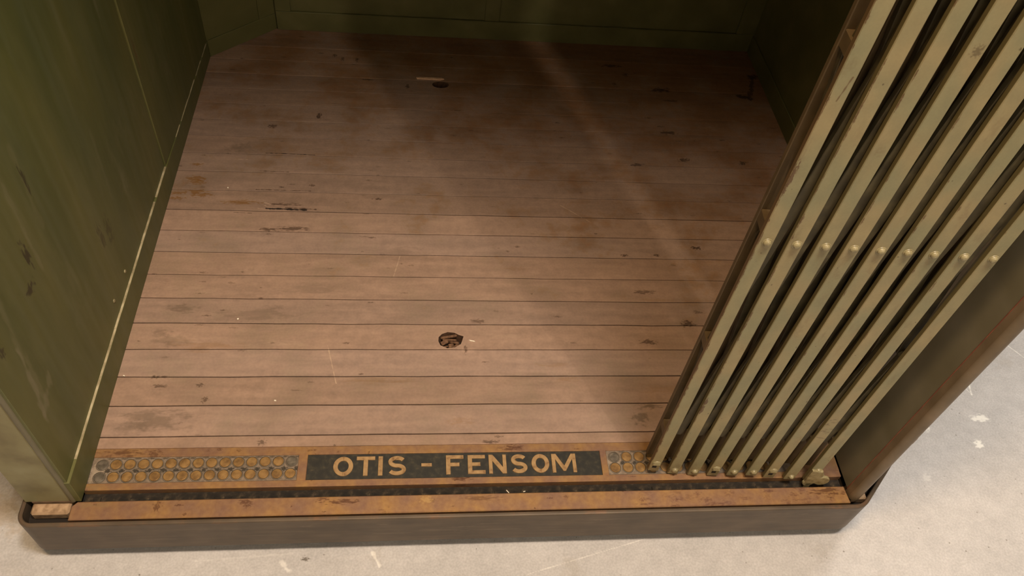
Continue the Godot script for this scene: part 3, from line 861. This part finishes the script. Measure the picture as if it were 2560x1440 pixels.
# ------------------------------------------------------------------ walls of the car
func car_walls() -> void:
	var H := 2.1
	var wuv := func(p: Vector3, _n: Vector3) -> Vector2: return wall_cv.uv_of(p.z, -fposmod(p.y, 0.8) if p.y < 0.79 else -0.79 + fposmod(p.y, 0.5) * 0.4)
	# left
	var t := thing("wall_left", "olive painted sheet metal side wall of the car with pale scuffs", "wall", "structure")
	part("outer_shell", boxm(Vector3(-0.078, 0.0, -1.24), Vector3(-0.010, H, 0.085), 0.001).mesh(), M.olive, t)
	part("front_sheet", boxm(Vector3(-0.010, 0.0, -0.5762), Vector3(-0.0040, H, 0.1065), 0.0006).mesh(wuv), M.wall, t)
	part("rear_sheet", boxm(Vector3(-0.010, 0.0, -1.05), Vector3(-0.0018, H, -0.5788), 0.0010).mesh(wuv), M.wall, t)
	var sk := MB.new()
	var prof := PackedVector2Array([Vector2(0.108, 0.0), Vector2(0.108, 0.058), Vector2(-0.25, 0.0566), Vector2(-0.578, 0.0552), Vector2(-0.72, 0.0500), Vector2(-1.031, 0.0415), Vector2(-1.031, 0.0)])
	sk.plate(prof, Vector3(0.0, 0.0, 0.0), Vector3.BACK, Vector3.UP, Vector3.RIGHT, 0.0078, 0.0006)
	var skirt := part("skirting", sk.mesh(wuv), M.wall, t)
	# the paint is rubbed off along the upper edge of the skirting
	var rub := MB.new()
	var zs := -0.575
	while zs < 0.07:
		var ln := rng.randf_range(0.03, 0.09)
		var y0: float = 0.0576 + 0.0039 * zs
		rub.box(Vector3(-0.0042, y0 - 0.0008, zs), Vector3(-0.0004, y0 + rng.randf_range(0.0004, 0.0011), min(zs + ln, 0.075)), 0.0003)
		zs += ln + (rng.randf_range(0.004, 0.014) if rng.randf() < 0.3 else 0.0)
	zs = -1.02
	while zs < -0.68:
		var ln := rng.randf_range(0.03, 0.08)
		var y0: float = 0.0500 + (zs + ln * 0.5 + 0.72) * 0.0273
		rub.box(Vector3(-0.0022, y0 - 0.0016, zs), Vector3(-0.0003, y0 + rng.randf_range(0.0008, 0.0016), zs + ln), 0.0003)
		zs += ln + (rng.randf_range(0.004, 0.02) if rng.randf() < 0.4 else 0.0)
	var r1 := part("worn_edge", rub.mesh(), M.edge, skirt)
	r1.set_meta("label", "pale worn upper edge of the skirting")
	for s in [[0.0837, -0.276], [0.0890, -0.2063]]:
		var b := MB.new()
		b.lathe(Vector3(-0.0042, s[0], s[1]), Vector3.BACK, Vector3.UP, Vector3.RIGHT, [Vector2(0.0036, 0.0), Vector2(0.0033, 0.001), Vector2(0.002, 0.0020), Vector2(0.0, 0.0024)], 14)
		part("screw_head", b.mesh(), M.rivet, t)
	# slanting rear corner
	var c := thing("wall_corner", "narrow olive slanting panel in the rear left corner of the car", "wall", "structure")
	var a := Vector3(0.0, 0, -1.030)
	var e := Vector3(0.1415, 0, -1.1635)
	var ux := (e - a).normalized()
	var len := (e - a).length()
	var nz := Vector3(-ux.z, 0, ux.x)
	if nz.z < 0.0:
		nz = -nz
	var panel := func(x0: float, x1: float, y0: float, y1: float, out: float, th: float, bev: float) -> ArrayMesh:
		var m := MB.new()
		m.plate(PackedVector2Array([Vector2(x0, y0), Vector2(x1, y0), Vector2(x1, y1), Vector2(x0, y1)]), a + nz * out, ux, Vector3.UP, nz, th, bev)
		return m.mesh()
	part("panel", panel.call(-0.02, len + 0.02, 0.0, H, -0.0035, 0.02, 0.0), M.olive, c)
	part("skirting", panel.call(0.001, len - 0.001, 0.0, 0.043, 0.0, 0.0034, 0.0008), M.olive, c)
	part("stile", panel.call(len - 0.047, len - 0.0015, 0.0435, H, 0.0, 0.0034, 0.0008), M.olive, c)
	# rear
	var b := thing("wall_back", "dark olive rear wall of the car with a low bottom rail", "wall", "structure")
	part("panel", boxm(Vector3(0.10, 0.0, -1.24), Vector3(1.46, H, -1.1660), 0.0).mesh(), M.olive, b)
	part("bottom_rail", boxm(Vector3(0.1425, 0.0, -1.166), Vector3(1.386, 0.0515, -1.1585), 0.0012).mesh(), M.olive, b)
	part("stile", boxm(Vector3(1.331, 0.052, -1.166), Vector3(1.386, H, -1.1585), 0.0012).mesh(), M.olive, b)
	part("stile", boxm(Vector3(0.1425, 0.052, -1.166), Vector3(0.180, H, -1.1585), 0.0012).mesh(), M.olive, b)
	part("stile", boxm(Vector3(0.662, 0.052, -1.166), Vector3(0.700, H, -1.1605), 0.0012).mesh(), M.olive, b)
	# right
	var r := thing("wall_right", "dark olive side wall of the car behind the gate", "wall", "structure")
	part("panel", boxm(Vector3(1.381, 0.0, -1.24), Vector3(1.405, H, -0.02), 0.0).mesh(), M.olive, r)
	part("skirting", boxm(Vector3(1.3775, 0.0, -1.158), Vector3(1.381, 0.05, -0.05), 0.0008).mesh(), M.olive, r)
	# top and header close the car
	tag(part("ceiling_car", boxm(Vector3(-0.08, H, -1.25), Vector3(1.42, H + 0.05, 0.11), 0.002).mesh(), M.olive), "olive roof of the elevator car", "ceiling", "structure")
	tag(part("wall_header", boxm(Vector3(-0.078, 1.98, 0.030), Vector3(1.26, H, 0.105), 0.002).mesh(), M.olive), "olive header above the doorway of the car", "wall", "structure")

func jambs() -> void:
	var H := 2.1
	var t := thing("trim_1", "pale olive door post standing at the left end of the brass threshold", "door post", "structure")
	part("post", boxm(Vector3(-0.0805, 0.0, 0.086), Vector3(-0.0150, H, 0.1085), 0.002).mesh(), M.jamb, t)
	var b := MB.new()
	b.lathe(Vector3(-0.0118, 0.0, 0.1058), Vector3.RIGHT, Vector3.BACK, Vector3.UP, [Vector2(0.0042, 0.0), Vector2(0.0042, H)], 16)
	part("bead", b.mesh(), M.post, t)
	part("return", boxm(Vector3(-0.0150, 0.0, 0.088), Vector3(-0.0105, H, 0.1062), 0.001).mesh(), M.brown, t)
	part("worn_foot", boxm(Vector3(-0.0700, -0.0035, 0.1072), Vector3(-0.0125, 0.0030, 0.1096), 0.001).mesh(), M.brown, t)
	# right: inner face, rounded nose and slanting side
	var r := thing("trim_2", "dark olive door post with a rounded brown nose right of the gate", "door post", "structure")
	var body := MB.new()
	body.plate(PackedVector2Array([Vector2(1.2165, 0.022), Vector2(1.2165, 0.1125), Vector2(1.2215, 0.1125), Vector2(1.2285, 0.1225), Vector2(1.2540, 0.1040), Vector2(1.4130, -0.0550), Vector2(1.3890, -0.0600), Vector2(1.2400, 0.022)]), Vector3(0, H, 0), Vector3.RIGHT, Vector3.BACK, Vector3.UP, H - 0.001)
	part("post", body.mesh(), M.post, r)
	var nose := MB.new()
	var npath := PackedVector2Array([Vector2(1.2165, 0.1128)])
	npath.append_array(arc(Vector2(1.2265, 0.1225), 0.0098, PI * 0.93, PI * 0.30, 12))
	npath.append(Vector2(1.2470, 0.1200))
	npath.append(Vector2(1.2600, 0.1075))
	npath.append(Vector2(1.2560, 0.1035))
	npath.append(Vector2(1.2300, 0.1200))
	nose.plate(npath, Vector3(0, H, 0), Vector3.RIGHT, Vector3.BACK, Vector3.UP, H + 0.006)
	part("nose", nose.mesh(), M.nose, r)
	part("rusty_seam", boxm(Vector3(1.2157, 0.0, 0.1120), Vector3(1.2180, H, 0.1134), 0.0004).mesh(), M.rust, r)
	part("foot_strip", boxm(Vector3(1.2222, -0.0225, 0.1000), Vector3(1.2500, -0.0062, 0.1285), 0.002).mesh(), M.ledge, r)

# ------------------------------------------------------------------ brass threshold
func letter_shapes(ch: String, w: float, h: float) -> Array:
	# outlines in a box w by h, y up; stroke width s
	var s := 0.0073
	var P := func(a: Array) -> PackedVector2Array:
		var o := PackedVector2Array()
		for q in a:
			o.append(Vector2(q[0], q[1]))
		return o
	match ch:
		"I":
			return [P.call([[0, 0], [w, 0], [w, h], [0, h]])]
		"-":
			return [P.call([[0, 0], [w, 0], [w, h], [0, h]])]
		"T":
			var m := w * 0.5
			return [P.call([[m - s * 0.5, 0], [m + s * 0.5, 0], [m + s * 0.5, h - s * 0.85], [w, h - s * 0.85], [w, h], [0, h], [0, h - s * 0.85], [m - s * 0.5, h - s * 0.85]])]
		"F":
			return [P.call([[0, 0], [s, 0], [s, h * 0.42], [w * 0.76, h * 0.42], [w * 0.76, h * 0.42 + s * 0.85], [s, h * 0.42 + s * 0.85], [s, h - s * 0.85], [w, h - s * 0.85], [w, h], [0, h]])]
		"E":
			return [P.call([[0, 0], [w, 0], [w, s * 0.85], [s, s * 0.85], [s, h * 0.42], [w * 0.72, h * 0.42], [w * 0.72, h * 0.42 + s * 0.85], [s, h * 0.42 + s * 0.85], [s, h - s * 0.85], [w, h - s * 0.85], [w, h], [0, h]])]
		"N":
			return [P.call([[0, 0], [s * 0.85, 0], [s * 0.85, h * 0.66], [w - s * 0.95, 0], [w, 0], [w, h], [w - s * 0.85, h], [w - s * 0.85, h * 0.34], [s * 0.95, h], [0, h]])]
		"M":
			return [P.call([[0, 0], [s * 0.85, 0], [s * 0.85, h * 0.70], [w * 0.5 - s * 0.30, h * 0.08], [w * 0.5 + s * 0.30, h * 0.08], [w - s * 0.85, h * 0.70], [w - s * 0.85, 0], [w, 0], [w, h], [w - s * 1.05, h], [w * 0.5, h * 0.36], [s * 1.05, h], [0, h]])]
		"O":
			# two halves of a ring
			var o := []
			for side in [0, 1]:
				var q := PackedVector2Array()
				for i in 17:
					var a: float = PI * 0.5 + PI * (side + i / 16.0)
					q.append(Vector2(w * 0.5 + cos(a) * w * 0.5, h * 0.5 + sin(a) * h * 0.5))
				for i in range(16, -1, -1):
					var a: float = PI * 0.5 + PI * (side + i / 16.0)
					q.append(Vector2(w * 0.5 + cos(a) * (w * 0.5 - s), h * 0.5 + sin(a) * (h * 0.5 - s * 0.95)))
				o.append(q)
			return o
		"S":
			var line := PackedVector2Array()
			var rx := w * 0.5 - s * 0.5
			var ry := (h - s * 0.9) * 0.25
			for i in 15:
				var a: float = lerp(deg_to_rad(25.0), deg_to_rad(270.0), i / 14.0)
				line.append(Vector2(w * 0.5 + cos(a) * rx * 0.94, h - s * 0.45 - ry + sin(a) * ry))
			for i in range(1, 15):
				var a: float = lerp(deg_to_rad(90.0), deg_to_rad(-155.0), i / 14.0)
				line.append(Vector2(w * 0.5 + cos(a) * rx, s * 0.45 + ry + sin(a) * ry))
			return Geometry2D.offset_polyline(line, s * 0.46, Geometry2D.JOIN_ROUND, Geometry2D.END_BUTT)
	return []

func threshold() -> void:
	var t := thing("threshold", "brass elevator threshold with stud panels and black lettered nameplate", "threshold")
	var uvf := func(p: Vector3, n: Vector3) -> Vector2: return sill_cv.uv_of(p.x, clamp(p.z + (0.0 if n.y > 0.5 else p.y), 0.016, 0.144))
	# outer strip
	var s := MB.new()
	s.plate(PackedVector2Array([Vector2(-0.0125, 0.1375), Vector2(-0.0130, 0.1160), Vector2(-0.0060, 0.1085), Vector2(0.30, 0.1080), Vector2(1.2125, 0.1080), Vector2(1.2150, 0.1375)]), Vector3(0, -0.0002, 0), Vector3.RIGHT, Vector3.BACK, Vector3.UP, 0.020, 0.0016)
	part("front_strip", s.mesh(uvf), M.brass, t)
	# inner frame of rails and dividers
	var f := MB.new()
	f.box(Vector3(-0.004, -0.022, 0.0206), Vector3(1.2145, 0.0, 0.0352), 0.0008)
	f.box(Vector3(-0.004, -0.022, 0.0792), Vector3(1.2145, 0.0, 0.0906), 0.0012)
	for d in [[-0.010, -0.0045], [0.3115, 0.3258], [0.8030, 0.8140], [1.1310, 1.2145]]:
		f.box(Vector3(d[0], -0.022, 0.0345), Vector3(d[1], -0.00005, 0.0800), 0.0006)
	part("frame", f.mesh(uvf), M.brass, t)
	part("groove", boxm(Vector3(-0.004, -0.0225, 0.0900), Vector3(1.2145, -0.0135, 0.1085), 0.0).mesh(), M.dirt, t)
	var lip := MB.new()
	for i in 26:
		var x := rng.randf_range(0.0, 1.18)
		var w := rng.randf_range(0.01, 0.05)
		lip.box(Vector3(x, -0.0136, 0.0985 + rng.randf_range(-0.002, 0.002)), Vector3(x + w, -0.0136 + rng.randf_range(0.001, 0.003), 0.1075), 0.0008)
	part("caked_dirt", lip.mesh(), M.dirt, t)
	# stud panels
	for side in 2:
		var px := 0.0 if side == 0 else 0.8140
		var lo := -0.0045 if side == 0 else 0.8140
		var hi := 0.3115 if side == 0 else 1.1310
		var org := lo + 0.0015 if side == 0 else lo
		var bed := part("stud_panel", boxm(Vector3(lo, -0.022, 0.0352), Vector3(hi, -0.0022, 0.0792), 0.0).mesh(func(p: Vector3, _n: Vector3) -> Vector2: return bed_cv.uv_of(p.x - org - 0.002 if side == 1 else p.x, p.z)), M.bedding, t)
		for row in 2:
			for i in 15:
				var x: float = 0.0146 + 0.02044 * i if side == 0 else 0.8268 + 0.0213 * i - 0.0005 * row
				if x > hi - 0.008:
					continue
				var z: float = (0.0480 - 0.00015 * i) if row == 0 else (0.0690 - 0.00012 * i)
				if side == 1:
					z = 0.0472 if row == 0 else 0.0668
				var c := MB.new()
				var screw: bool = row == 0 and ((side == 0 and (i == 0 or i == 14)) or (side == 1 and i == 0))
				var worn: bool = row == 1 and side == 0 and i == 0
				var top := -0.0010 if (screw or worn) else 0.0002
				var rr := 0.0086 if side == 0 else 0.0090
				# pale collar left round each stud, then the stud itself
				c.lathe(Vector3(x, -0.0024, z), Vector3.RIGHT, Vector3.BACK, Vector3.UP, [Vector2(rr + 0.0012, 0.0), Vector2(rr + 0.0008, 0.0010), Vector2(rr + 0.0001, 0.0011), Vector2(rr, 0.0002)], 24)
				var ring := part("stud_collar", c.mesh(), M.steel, bed)
				ring.name = "stud_collar"
				var d := MB.new()
				d.lathe(Vector3(x, -0.0026, z), Vector3.RIGHT, Vector3.BACK, Vector3.UP, [Vector2(rr - 0.0004, 0.0), Vector2(rr - 0.0005, 0.0018 + top), Vector2(rr - 0.0014, 0.0026 + top), Vector2(0.0, 0.0028 + top)], 24)
				if screw:
					d.box(Vector3(x - 0.0062, -0.0006 + top, z - 0.0008), Vector3(x + 0.0062, 0.0006 + top, z + 0.0008), 0.0002)
				part("screw" if screw else "stud", d.mesh(), M.steel if (screw or worn) else M.stud, bed)
	# nameplate
	var np := part("nameplate", boxm(Vector3(0.3258, -0.022, 0.0352), Vector3(0.8030, -0.0024, 0.0792), 0.0).mesh(), M.plate, t)
	np.set_meta("label", "black nameplate with raised brass capitals")
	for q in [["O", 0.3666, 0.3981], ["T", 0.4030, 0.4326], ["I", 0.4376, 0.4449], ["S", 0.4524, 0.4824], ["-", 0.5064, 0.5235], ["F", 0.5463, 0.5751], ["E", 0.5817, 0.6104], ["N", 0.6160, 0.6451], ["S", 0.6520, 0.6798], ["O", 0.6865, 0.7162], ["M", 0.7204, 0.7611]]:
		var w: float = q[2] - q[1]
		var h := 0.0338
		var base := 0.0737
		if q[0] == "-":
			h = 0.0055
			base = 0.0590
		var m := MB.new()
		for poly in letter_shapes(q[0], w, h):
			m.plate(poly, Vector3(q[1], -0.0003, base), Vector3.RIGHT, Vector3.FORWARD, Vector3.UP, 0.0024, 0.0004)
		part("letter" if q[0] != "-" else "dash", m.mesh(), M.letter, np)

# ------------------------------------------------------------------ folded lattice gate
func gate() -> void:
	var t := thing("folding_gate", "sage painted metal lattice gate folded against the right door post", "gate")
	var xs := [0.8850, 0.9195, 0.9530, 0.9860, 1.0180, 1.0497, 1.0810, 1.1165, 1.1516]
	var feet := [0.010, 0.0025, 0.0015, 0.003, 0.0065, 0.010, 0.006, 0.004, 0.0015]
	var slant := atan(0.0746)
	t.position = Vector3(xs[0], 0.0, 0.079)
	t.rotation.y = -slant
	var H := 1.96
	var TH := 0.008
	var sx := []
	for x in xs:
		sx.append((x - xs[0]) / cos(slant))
	var rivet := func(p: Vector3, r: float, hh: float) -> ArrayMesh:
		var b := MB.new()
		b.lathe(p, Vector3.RIGHT, Vector3.UP, Vector3.BACK, [Vector2(r * 1.25, 0.0), Vector2(r * 1.2, 0.0006), Vector2(r * 0.98, 0.0008), Vector2(r * 0.9, hh * 0.5), Vector2(r * 0.6, hh * 0.87), Vector2(r * 0.25, hh), Vector2(0.0, hh)], 18)
		return b.mesh()
	var piv := [0.12, 0.348, 0.5765, 0.805, 1.033, 1.262, 1.49, 1.72]
	for k in 9:
		var c: float = sx[k]
		var hw := 0.0090
		var guv := func(p: Vector3, _n: Vector3) -> Vector2:
			var side: float = p.z if p.x < c else -p.z
			return gate_cv.uv_of(k + 0.5 + clamp((p.x - c + side) / 0.036, -0.49, 0.49), -fposmod(p.y, 1.0))
		var b := MB.new()
		# front bar in three lengths so that the paint map runs without a jump
		b.box(Vector3(c - hw, feet[k], -TH), Vector3(c + hw, 0.9995, 0.0), 0.0011)
		b.box(Vector3(c - hw, 1.0005, -TH), Vector3(c + hw, H, 0.0), 0.0011)
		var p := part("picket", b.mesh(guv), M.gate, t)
		var rb := MB.new()
		rb.box(Vector3(c - hw, feet[k] + 0.004, -0.0350), Vector3(c + hw, H, -0.0275), 0.0010)
		part("back_bar", rb.mesh(), M.back_bar, p)
		for h in piv:
			if k == 0 or h < 0.2:
				part("spacer", boxm(Vector3(c - hw + 0.0008, h - 0.009, -0.0278), Vector3(c + hw - 0.001, h + 0.009, -TH + 0.0002), 0.001).mesh(), M.back_bar, p)
		part("rivet", rivet.call(Vector3(c + 0.0012, 0.5600, 0.0), 0.0050, 0.0042), M.rivet, p)
		part("rivet", rivet.call(Vector3(c, 1.4900, 0.0), 0.0050, 0.0042), M.rivet, p)
		# feet
		var fy: float = feet[k] + 0.017
		if k in [0, 3, 6]:
			var s := MB.new()
			s.lathe(Vector3(c + 0.0006, fy + 0.008, 0.0), Vector3.RIGHT, Vector3.UP, Vector3.BACK, [Vector2(0.0072, 0.0), Vector2(0.0070, 0.0010), Vector2(0.0040, 0.0026), Vector2(0.0, 0.0030)], 18)
			s.box(Vector3(c - 0.0050, fy + 0.0074, 0.0022), Vector3(c + 0.0062, fy + 0.0086, 0.0032), 0.0002)
			part("screw", s.mesh(), M.rivet, p)
			part("square_hole", boxm(Vector3(c - 0.0042, fy - 0.0062, -0.001), Vector3(c + 0.0030, fy - 0.0008, 0.00015), 0.0).mesh(), M.black, p)
		elif k < 8:
			part("rivet", rivet.call(Vector3(c + 0.001, fy - 0.006 if k == 7 else fy - 0.003, 0.0), 0.0050 if k != 7 else 0.0042, 0.0042), M.rivet, p)
		else:
			part("rivet", rivet.call(Vector3(c + 0.002, 0.040, 0.0), 0.0052, 0.0045), M.rivet, p)
			# lobed guide plate that runs in the groove
			var poly := PackedVector2Array([Vector2(-0.009, 0.045), Vector2(-0.009, 0.004), Vector2(0.009, 0.004), Vector2(0.015, 0.034), Vector2(0.009, 0.045)])
			for lobe in [[0.0185, 0.0130, 0.0130], [-0.002, 0.0030, 0.0085]]:
				var circ := arc(Vector2(lobe[0], lobe[1]), lobe[2], 0.0, TAU * 23.0 / 24.0, 23)
				var mg := Geometry2D.merge_polygons(poly, circ)
				poly = mg[0]
			var g := MB.new()
			g.plate(poly, Vector3(c, -0.0020, 0.0042), Vector3.RIGHT, Vector3.UP, Vector3.BACK, 0.0045, 0.0010)
			part("guide_plate", g.mesh(), M.rivet, p)
			part("guide_pin", boxm(Vector3(c - 0.005, -0.0134, 0.0005), Vector3(c + 0.005, 0.004, 0.0042), 0.001).mesh(), M.rivet, p)
	# lattice links, almost upright in the folded gate; two layers
	for row in [-0.108, 0.348, 0.805, 1.262]:
		for k in 8:
			for layer in 2:
				var y0: float = row
				var y1: float = row + 0.457
				var xa: float = sx[k] if layer == 0 else sx[k + 1]
				var xb: float = sx[k + 1] if layer == 0 else sx[k]
				if y0 < 0.1:
					xa = (xa + xb) * 0.5
					y0 = 0.12
				var a := Vector2(xa, y0)
				var d := Vector2(xb, y1) - a
				var u := d.normalized()
				var w := Vector2(u.y, -u.x) * 0.0065
				var poly := PackedVector2Array()
				poly.append_array([a + w, a + u * -0.006 + w * 0.5, a - u * 0.006 - w * 0.5, a - w, a + d - w, a + d + u * 0.006 - w * 0.5, a + d + u * 0.006 + w * 0.5, a + d + w])
				var b := MB.new()
				b.plate(poly, Vector3(0, 0, -TH - 0.0012 - layer * 0.0085), Vector3.RIGHT, Vector3.UP, Vector3.BACK, 0.0070, 0.0008)
				part("lattice_link", b.mesh(), M.link, t)

# ------------------------------------------------------------------ loose bits
func debris() -> void:
	var b := MB.new()
	b.plate(PackedVector2Array([Vector2(-0.032, -0.002), Vector2(-0.022, -0.004), Vector2(0.030, -0.0035), Vector2(0.036, 0.0), Vector2(0.026, 0.0042), Vector2(-0.010, 0.0030), Vector2(-0.030, 0.0026)]), Vector3(0, 0.003, 0), Vector3.RIGHT, Vector3.BACK, Vector3.UP, 0.003, 0.0008)
	var s := part("wood_splinter", b.mesh(), tri_mat(ramp_tex(111, 0.04, [[0.0, Color(0.80, 0.63, 0.49)], [1.0, Color(0.92, 0.78, 0.64)]], 128), 0.7, 12.0))
	s.position = Vector3(0.5225, 0.0003, -0.9775)
	tag(s, "long pale wood splinter lying at the rear hole in the planks", "splinter")
	var flake := mat(null, 0.7, 0.0, Color(0.90, 0.86, 0.78))
	var spots := [[0.5976, -0.1902, 0.0065, 0.0012, 0.25, "slim white chip lying beside the front hole in the planks"], [0.1775, -0.2377, 0.0018, 0.0018, 0.0, "tiny white crumb on the planks near the left wall screws"], [0.2625, -0.0657, 0.0022, 0.0014, 0.3, "tiny white crumb on the second plank behind the threshold"],
		[0.0098, -0.1160, 0.0020, 0.0012, 0.6, "tiny white crumb on the planks touching the left skirting"], [0.1088, -0.5778, 0.0016, 0.0016, 0.0, "tiny white crumb beside the ochre stain on the planks"]]
	for q in spots:
		var c := MB.new()
		c.plate(PackedVector2Array([Vector2(-q[2], -q[3] * 0.6), Vector2(q[2] * 0.6, -q[3]), Vector2(q[2], q[3] * 0.4), Vector2(-q[2] * 0.5, q[3])]), Vector3(0, 0.0014, 0), Vector3.RIGHT, Vector3.BACK, Vector3.UP, 0.0014, 0.0003)
		var o := part("white_chip", c.mesh(), flake)
		o.position = Vector3(q[0], 0.0002, q[1])
		o.rotation.y = -q[4]
		tag(o, q[5], "chip", "", "white chips on the plank floor")
	for q in [[0.645, 0.1015, 0.0032, 0.0007, -0.9, "pale sliver standing out in the groove below the nameplate"], [0.672, 0.1020, 0.0018, 0.0007, 0.2, "short pale flake in the groove below the nameplate"]]:
		var c := MB.new()
		c.plate(PackedVector2Array([Vector2(-q[2], -q[3]), Vector2(q[2], -q[3]), Vector2(q[2], q[3]), Vector2(-q[2], q[3])]), Vector3(0, 0.0014, 0), Vector3.RIGHT, Vector3.BACK, Vector3.UP, 0.0014, 0.0003)
		var o := part("white_chip", c.mesh(), flake)
		o.position = Vector3(q[0], -0.0105, q[1])
		o.rotation.y = q[4]
		tag(o, q[5], "chip", "", "white chips in the threshold groove")
